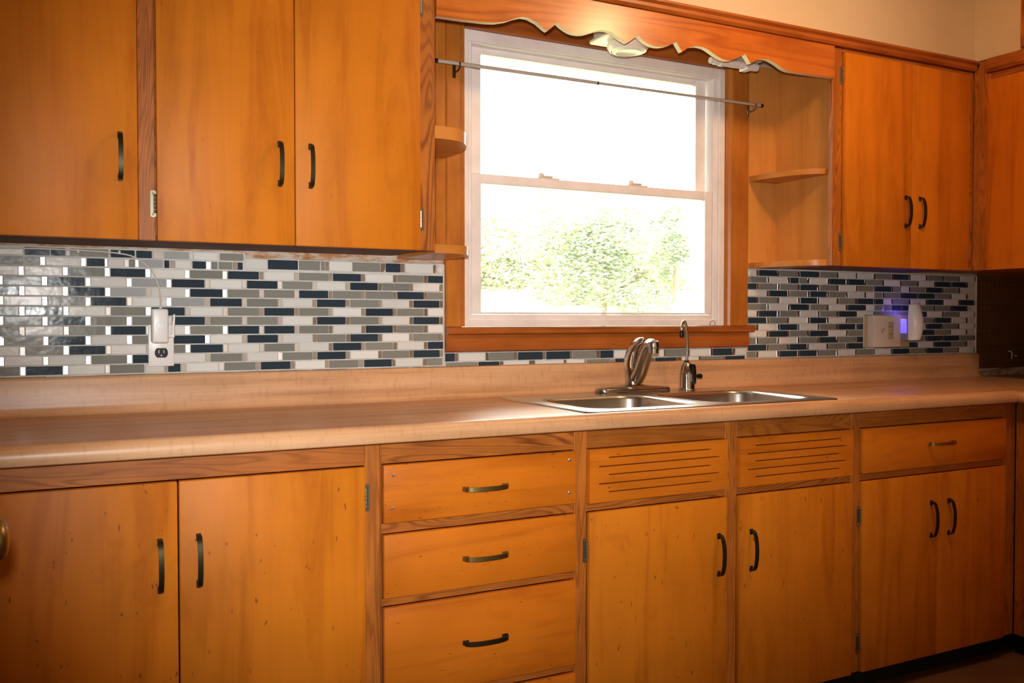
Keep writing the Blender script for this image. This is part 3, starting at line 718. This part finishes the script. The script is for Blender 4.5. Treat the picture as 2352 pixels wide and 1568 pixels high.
for x0, x1, y0, y1 in bowls:
    bm = bm_new(); L = []
    for ins, dz, r in ((0, 0, .075), (.003, -.0012, .073), (.006, -.005, .071), (.008, -.012, .070), (.018, -.135, .066), (.022, -.150, .062), (.032, -.163, .054), (.050, -.169, .040), (.100, -.171, .03)):
        L.append(rrect(x0+ins, x1-ins, y0+ins, y1-ins, r, zr+dz))
    rings(bm, L, True, (False, True)); bw = put('bowl', bm, 'steel', sk, 50)
    bm = bm_new(); lathe(bm, [(.045, .0), (.044, .002), (.036, .003), (.034, -.0005), (.01, -.0005)], ((x0+x1)/2, (y0+y1)/2, zr-.1705), 'z', 24); put('strainer', bm, 'dullchrome', bw, 40)

# single-lever faucet
fx, fy = 2.243, -.125
fc = thing('kitchen_faucet', 'chrome single-lever faucet with a rising spout over the sink', 'faucet', (fx, fy, zr))
bm = bm_new(); L = []
def stad(hl, hw, z): return [(fx+(hl-hw)*(1 if math.cos(R(a)) >= 0 else -1)+hw*math.cos(R(a)), fy+hw*math.sin(R(a)), z) for a in [k*15+7.5 for k in range(24)]]
for hl, hw, z in ((.140, .030, zr), (.142, .031, zr+.004), (.141, .031, zr+.012), (.135, .029, zr+.0155), (.070, .027, zr+.020), (.032, .026, zr+.025)): L.append(stad(hl, hw, z))
rings(bm, L, True, (True, True)); put('base_plate', bm, 'dullchrome', fc, 40)
bm = bm_new(); lathe(bm, [(.027, zr+.012), (.0265, zr+.020), (.0255, zr+.022), (.0255, zr+.072), (.0270, zr+.074), (.0270, zr+.080)], (fx, fy, 0), 'z', 28); put('body', bm, 'dullchrome', fc, 40)
bm = bm_new()
sp = smooth_curve([(fx+.003, fy-.012, zr+.046), (fx+.001, fy-.036, zr+.070), (fx-.006, fy-.068, zr+.112), (fx-.012, fy-.094, zr+.144), (fx-.016, fy-.114, zr+.158), (fx-.019, fy-.134, zr+.157)], 5)
rs = [.0235-.0070*(i/(len(sp)-1)) for i in range(len(sp))]
tube(bm, sp, rs, 16); put('spout', bm, 'dullchrome', fc, 50)
bm = bm_new(); lathe(bm, [(.0120, .008), (.0170, .004), (.0180, -.003), (.0175, -.016), (.0160, -.017), (.0160, -.031), (.0120, -.032)], (fx-.0195, fy-.136, zr+.162), 'z', 20); put('aerator', bm, 'chrome', fc, 40)
bm = bm_new()
hd = smooth_curve([(fx-.001, fy+.002, zr+.078), (fx-.008, fy-.004, zr+.104), (fx-.014, fy-.020, zr+.132), (fx-.017, fy-.042, zr+.155), (fx-.016, fy-.062, zr+.166), (fx-.010, fy-.078, zr+.167)], 5)
tube(bm, hd, [.0272, .0278, .0280, .0278, .0272, .0264, .0254, .0243, .0232, .0221, .0210, .0200, .0190, .0181, .0172, .0164, .0157, .0150, .0144, .0138, .0132, .0126, .0119, .0110, .0098, .0070][:len(hd)], 16)
put('lever', bm, 'chrome', fc, 60)
# drinking-water faucet
gx, gy = 2.455, -.132
wf = thing('water_filter_faucet', 'small filtered-water faucet with thin gooseneck and black lever, right of the main faucet', 'faucet', (gx, gy, zr))
bm = bm_new(); lathe(bm, [(.0275, zr), (.0280, zr+.003), (.0270, zr+.008), (.0262, zr+.040), (.0255, zr+.043), (.0252, zr+.050), (.0215, zr+.072), (.0140, zr+.088), (.0105, zr+.093), (.0080, zr+.094)], (gx, gy, 0), 'z', 28); put('body', bm, 'chrome', wf, 35)
bm = bm_new(); lathe(bm, [(.0085, zr+.086), (.0088, zr+.094), (.0060, zr+.099)], (gx, gy, 0), 'z', 16); put('collar', bm, 'black', wf, 40)
bm = bm_new(); tube(bm, smooth_curve([(gx, gy, zr+.096), (gx+.001, gy, zr+.140), (gx, gy, zr+.175), (gx-.002, gy, zr+.205), (gx-.006, gy, zr+.223), (gx-.0125, gy, zr+.230), (gx-.0185, gy, zr+.223), (gx-.0215, gy, zr+.208), (gx-.0220, gy, zr+.196)], 5), .0044, 12); put('gooseneck', bm, 'chrome', wf, 60)
bm = bm_new(); lathe(bm, [(.0058, .010), (.0072, .006), (.0076, -.008), (.0066, -.014)], (gx-.0220, gy, zr+.190), 'z', 16); put('tip', bm, 'black', wf, 40)
bm = bm_new()
prism(bm, [(gx-.001, zr+.028), (gx+.003, zr+.022), (gx+.010, zr+.022), (gx+.014, zr+.028), (gx+.015, zr+.055), (gx+.011, zr+.086), (gx+.000, zr+.088)], 'y', gy-.033, gy-.017); bmesh.ops.bevel(bm, geom=bm.edges[:], offset=.001, segments=1, affect='EDGES'); put('lever', bm, 'black', wf)
bm = bm_new(); tube(bm, [(gx+.018, gy-.006, zr+.046), (gx+.046, gy-.008, zr+.046)], .0035, 10); lathe(bm, [(.0068, .040), (.0078, .043), (.0078, .053), (.0070, .055)], (gx, gy-.008, zr+.046), 'x', 14); put('knob', bm, 'black', wf, 40)
bm = bm_new(); bmesh.ops.create_icosphere(bm, subdivisions=2, radius=.006, matrix=Matrix.Translation((2.090, -.180, zr+.001)) @ Matrix.Diagonal((1.1, 1.2, .45, 1))); tag(put('residue_blob', bm, 'green', None, 60), 'tiny teal blob of residue on the sink deck beside the faucet base', 'residue')

# ------------------------------------------------------------------ electrical things on the tiles
ol = thing('outlet_cover', 'white outlet plate with one black receptacle showing, left backsplash', 'outlet', (.8155, -.013, 1.0325))
bm = bm_new(); box(bm, .7835, .8475, -.0185, -.0128, 1.0325, 1.1425, .0028, 2); put('plate', bm, 'plastic', ol, 40)
def receptacle(zc, mat):
    bm = bm_new(); pts = []
    for k in range(28):
        a = 2*math.pi*k/28; pts.append((.8155+.0165*math.cos(a), zc+max(-.0125, min(.0125, .0165*math.sin(a)))))
    prism(bm, pts, 'y', -.0200, -.0183); r_ = put('receptacle', bm, mat, ol)
    for dx, h in ((-.0062, .0090), (.0062, .0072)):
        pbox('slot', 'winmetal', r_, .8155+dx-.0010, .8155+dx+.0010, -.0203, -.0199, zc-h/2+.003, zc+h/2+.003)
    bm = bm_new(); lathe(bm, [(.0022, 0), (.0020, -.0004)], (.8155, -.0200, zc-.0070), 'y', 10); put('ground_hole', bm, 'winmetal', r_)
receptacle(1.0680, 'black'); receptacle(1.1070, 'black')
bm = bm_new(); lathe(bm, [(.0026, 0), (.0018, -.0012)], (.8155, -.0184, 1.0875), 'y', 10); put('screw', bm, 'plastic', ol)
ex = thing('wireless_extender', 'white plug-in wireless extender with short antenna, in the left outlet', 'extender', (.809, -.02, 1.094))
bm = bm_new(); box(bm, .7890, .8295, -.0580, -.0205, 1.0945, 1.1835, .006, 3); put('case', bm, 'plastic', ex, 40)
bm = bm_new(); tube(bm, [(.8093+.0095*math.cos(R(a)), -.0583, 1.1390+.0095*math.sin(R(a))) for a in range(0, 361, 15)], .0010, 6); put('status_ring', bm, 'ledring', ex)
bm = bm_new(); tube(bm, [(.8290, -.0400, 1.1130), (.8420, -.0400, 1.1130)], .0045, 10); tube(bm, [(.8420, -.0400, 1.1090), (.8430, -.0400, 1.1300), (.8455, -.0400, 1.1690)], [.0048, .0040, .0030], 10); put('antenna', bm, 'plastic', ex, 50)
cb = smooth_curve([(.8133, -.0320, 1.1830), (.8139, -.0280, 1.2000), (.8128, -.0200, 1.2230), (.8090, -.0175, 1.2470), (.8005, -.0170, 1.2720), (.7860, -.0170, 1.2920), (.7540, -.0175, 1.3165), (.7110, -.0180, 1.3262), (.6400, -.0180, 1.3300), (.5400, -.0170, 1.3315), (.4400, -.0170, 1.3300), (.3600, -.0170, 1.3310)], 5)
cbt = thing('cable', 'thin white cable curving from the wireless extender up under the left cabinet', 'cable', (.8133, -.032, 1.183))
bm = bm_new(); tube(bm, cb, .0021, 8); put('wire', bm, 'cable', cbt, 60)
bm = bm_new(); tube(bm, [(.8133, -.0320, 1.1835), (.8134, -.0310, 1.1900)], .0046, 10); put('connector', bm, 'winmetal', cbt, 60)
for x in (.620, .716):
    pbox('cable_clip', 'cable', cbt, x-.003, x+.003, -.0205, -.0125, 1.3235, 1.3330, .001)

sb = thing('switch_box', 'almond surface-mounted box with toggle switch and outlet, right backsplash', 'switch', (3.54, -.013, 1.045))
pbox('wall_plate', 'almond_dark', sb, 3.4130, 3.6760, -.0170, -.0125, 1.0445, 1.1745, .002)
bm = bm_new(); box(bm, 3.4300, 3.5780, -.0560, -.0172, 1.0470, 1.1720, .004, 2); put('box_cover', bm, 'almond', sb, 40)
bm = bm_new(); prism(bm, [(-.0562, 1.1030), (-.0690, 1.1175), (-.0690, 1.1225), (-.0640, 1.1225), (-.0562, 1.1130)], 'x', 3.4650, 3.4720); put('toggle', bm, 'almond_dark', sb)
bm = bm_new(); box(bm, 3.5020, 3.5330, -.0585, -.0558, 1.0790, 1.1460, .003, 2); r_ = put('receptacle', bm, 'almond_dark', sb, 40)
for z in (1.098, 1.128):
    for dx in (-.006, .006): pbox('slot', 'hole', r_, 3.5175+dx-.001, 3.5175+dx+.001, -.0590, -.0583, z-.004, z+.004)
pg = thing('plug_in_night_light', 'curved white plug-in night light glowing blue, beside the right switch box', 'night light', (3.62, -.02, 1.075))
pbox('plug_base', 'greyplastic', pg, 3.6040, 3.6560, -.0720, -.0175, 1.0700, 1.1300, .008, 2)
pbox('glow_panel', 'blue', pg, 3.5960, 3.6030, -.0640, -.0300, 1.1010, 1.1580, .002)
bm = bm_new(); L = []
for k in range(9):
    t = k/8; z = 1.0740+.1440*t
    dep = .040*(math.sin(math.pi*min(1, max(0, .18+.72*t)))**.8); wd = .030+.003*math.sin(math.pi*t); slant = .012*t
    l = []
    for j in range(9):
        a = math.pi*j/8; l.append((3.6290+wd*math.cos(a), -.074-dep*math.sin(a)*(.75+.25*math.sin(a)), z+slant*.4*math.cos(a)))
    for j in range(9):
        a = math.pi*(8-j)/8; l.append((3.6290+(wd-.003)*math.cos(a), -.072-(dep-.004)*math.sin(a)*.9, z+slant*.4*math.cos(a)))
    L.append(l)
rings(bm, L, True, (True, True)); put('curved_shell', bm, 'plastic', pg, 60)
bl = light('POINT', 'night_light_glow', (3.590, -.045, 1.150), .22, (.18, .10, 1.0), shadow_soft_size=.03, specular_factor=.15); bl.parent = pg; bl.location = Vector((3.588, -.040, 1.165))-WL[pg]

# ------------------------------------------------------------------ pegboard corner
pk = thing('pegboard', 'brown perforated pegboard on the wall in the right-hand corner', 'pegboard', (4.33, 0, .95))
pbox('board', 'peg', pk, 4.1010, 4.590, -.0070, -.0005, .945, 1.3490)
bm = bm_new()
for i in range(19):
    for j in range(15):
        x, z = 4.120+i*.0254, .965+j*.0254
        lathe(bm, [(.0031, -.0002), (.0029, -.0006)], (x, -.0070, z), 'y', 7)
h_ = put('peg_hole', bm, 'hole', pk); h_['kind'] = 'stuff'
for x, lab in ((4.3165, 'white pegboard hook, the taller one on the left'), (4.3600, 'short white pegboard hook, just right of the taller hook')):
    bm = bm_new()
    if x < 4.34: tube(bm, smooth_curve([(x, -.008, 1.016), (x, -.020, 1.016), (x, -.026, 1.006), (x, -.024, .990), (x, -.026, .984)], 4), .0024, 8)
    else: tube(bm, smooth_curve([(x, -.008, .996), (x, -.018, .996), (x, -.019, .998)], 4), .0026, 8)
    tag(put('peg_hook', bm, 'plastic', None, 60), lab, 'hook')

# ------------------------------------------------------------------ cabinet just out of the frame at the left, its knob reaching into view
lc = thing('base_cabinet', 'cabinet at the far left edge, only its round brass knob reaching into view', 'cabinet', (.10, -1.30, 0))
bm = bm_new(); box(bm, -.20, .384, -1.60, -1.02, .0765, .875); put('carcass', bm, 'frame_y', lc)
pbox('toe_kick', 'toe', lc, -.20, .330, -1.59, -1.03, 0, .0765)
pbox('top', 'laminate_y', lc, -.20, .405, -1.62, -1.00, .9050, .9350, .006, 2)
pbox('rail', 'frame_y', lc, -.20, .384, -1.60, -1.02, .875, .905)
bm = bm_new(); box(bm, .384, .402, -1.585, -1.035, .74, .8980, .003, 2); dw = put('drawer', bm, 'door_h', lc, 40)
bm = bm_new(); box(bm, .384, .402, -1.585, -1.035, .085, .72, .003, 2); put('door', bm, 'door_v', lc, 40)
bm = bm_new(); lathe(bm, [(.024, 0), (.026, .003), (.022, .007), (.012, .010), (.0115, .040), (.018, .048), (.0255, .056), (.0275, .065), (.0265, .073), (.020, .0790), (.008, .0815)], (.402, -1.228, .869), 'x', 28)
put('knob', bm, 'brass', dw, 50)['label'] = 'round brass knob'

# ------------------------------------------------------------------ garden outside
bm = bm_new(); prism(bm, [(.16, -.9), (5, -.6), (12, .3), (30, 3.3), (60, 5.0), (60, -2), (.16, -2)], 'x', -40, 70)
structure(put('ground', bm, 'lawn'), 'bright lawn rising behind the house')
def bush(label, c, rx, ry, rz, n, mat, trunk, leafsize, cat='tree'):
    t = thing('garden_tree' if trunk else 'garden_bush', label, cat, (c[0], c[1], c[2]-rz-(trunk or 0)))
    bm = bm_new(); rr = random.Random(int(c[0]*100+c[1]*7))
    lobes = [(rr.gauss(0, .45), rr.gauss(0, .45), rr.gauss(0, .4), rr.uniform(.35, .65)) for _ in range(11)]
    for i in range(n):
        lx, ly, lz, lr = lobes[i % len(lobes)]
        v = Vector((rr.gauss(0, 1), rr.gauss(0, 1), rr.gauss(0, 1))).normalized()*lr*rr.uniform(.75, 1.05)
        p = Vector((c[0]+rx*(lx+v.x), c[1]+ry*(ly+v.y), c[2]+rz*(lz+v.z)))
        q = Matrix.Rotation(rr.uniform(0, 6.3), 3, 'Z') @ Matrix.Rotation(rr.uniform(-1.2, 1.2), 3, 'X')
        s = leafsize*rr.uniform(.6, 1.3)
        vs = [bm.verts.new(p+q @ Vector(a)) for a in ((-s*.5, 0, 0), (0, -s*.32, .1*s), (s*.6, 0, 0), (0, s*.32, .1*s))]
        bm.faces.new(vs)
    f = put('foliage', bm, mat, t); f['kind'] = 'stuff'
    bm = bm_new(); zb = c[2]-rz-(trunk or .4)
    tube(bm, [(c[0], c[1], zb), (c[0]+.05, c[1], c[2]-rz*.5), (c[0], c[1], c[2])], [.05, .04, .02], 8); put('trunk', bm, 'bark', t)
bush('round leafy green tree beyond the middle of the window', (10.7, 13.0, 2.40), 1.60, 1.1, .95, 12000, 'leaf', .5, .095)
bush('small green tree beyond the right edge of the window', (12.75, 13.4, 2.75), .55, .6, .70, 3200, 'leaf', .5, .10)
bush('pale wide bush on the slope behind the round tree', (16.2, 20.0, 2.7), 3.0, 1.5, 1.6, 12000, 'leaf_pale', None, .14, 'bush')
bush('pale bush on the slope left of the round tree', (12.6, 23.5, 2.8), 3.0, 1.3, 1.9, 11000, 'leaf_pale', None, .15, 'bush')
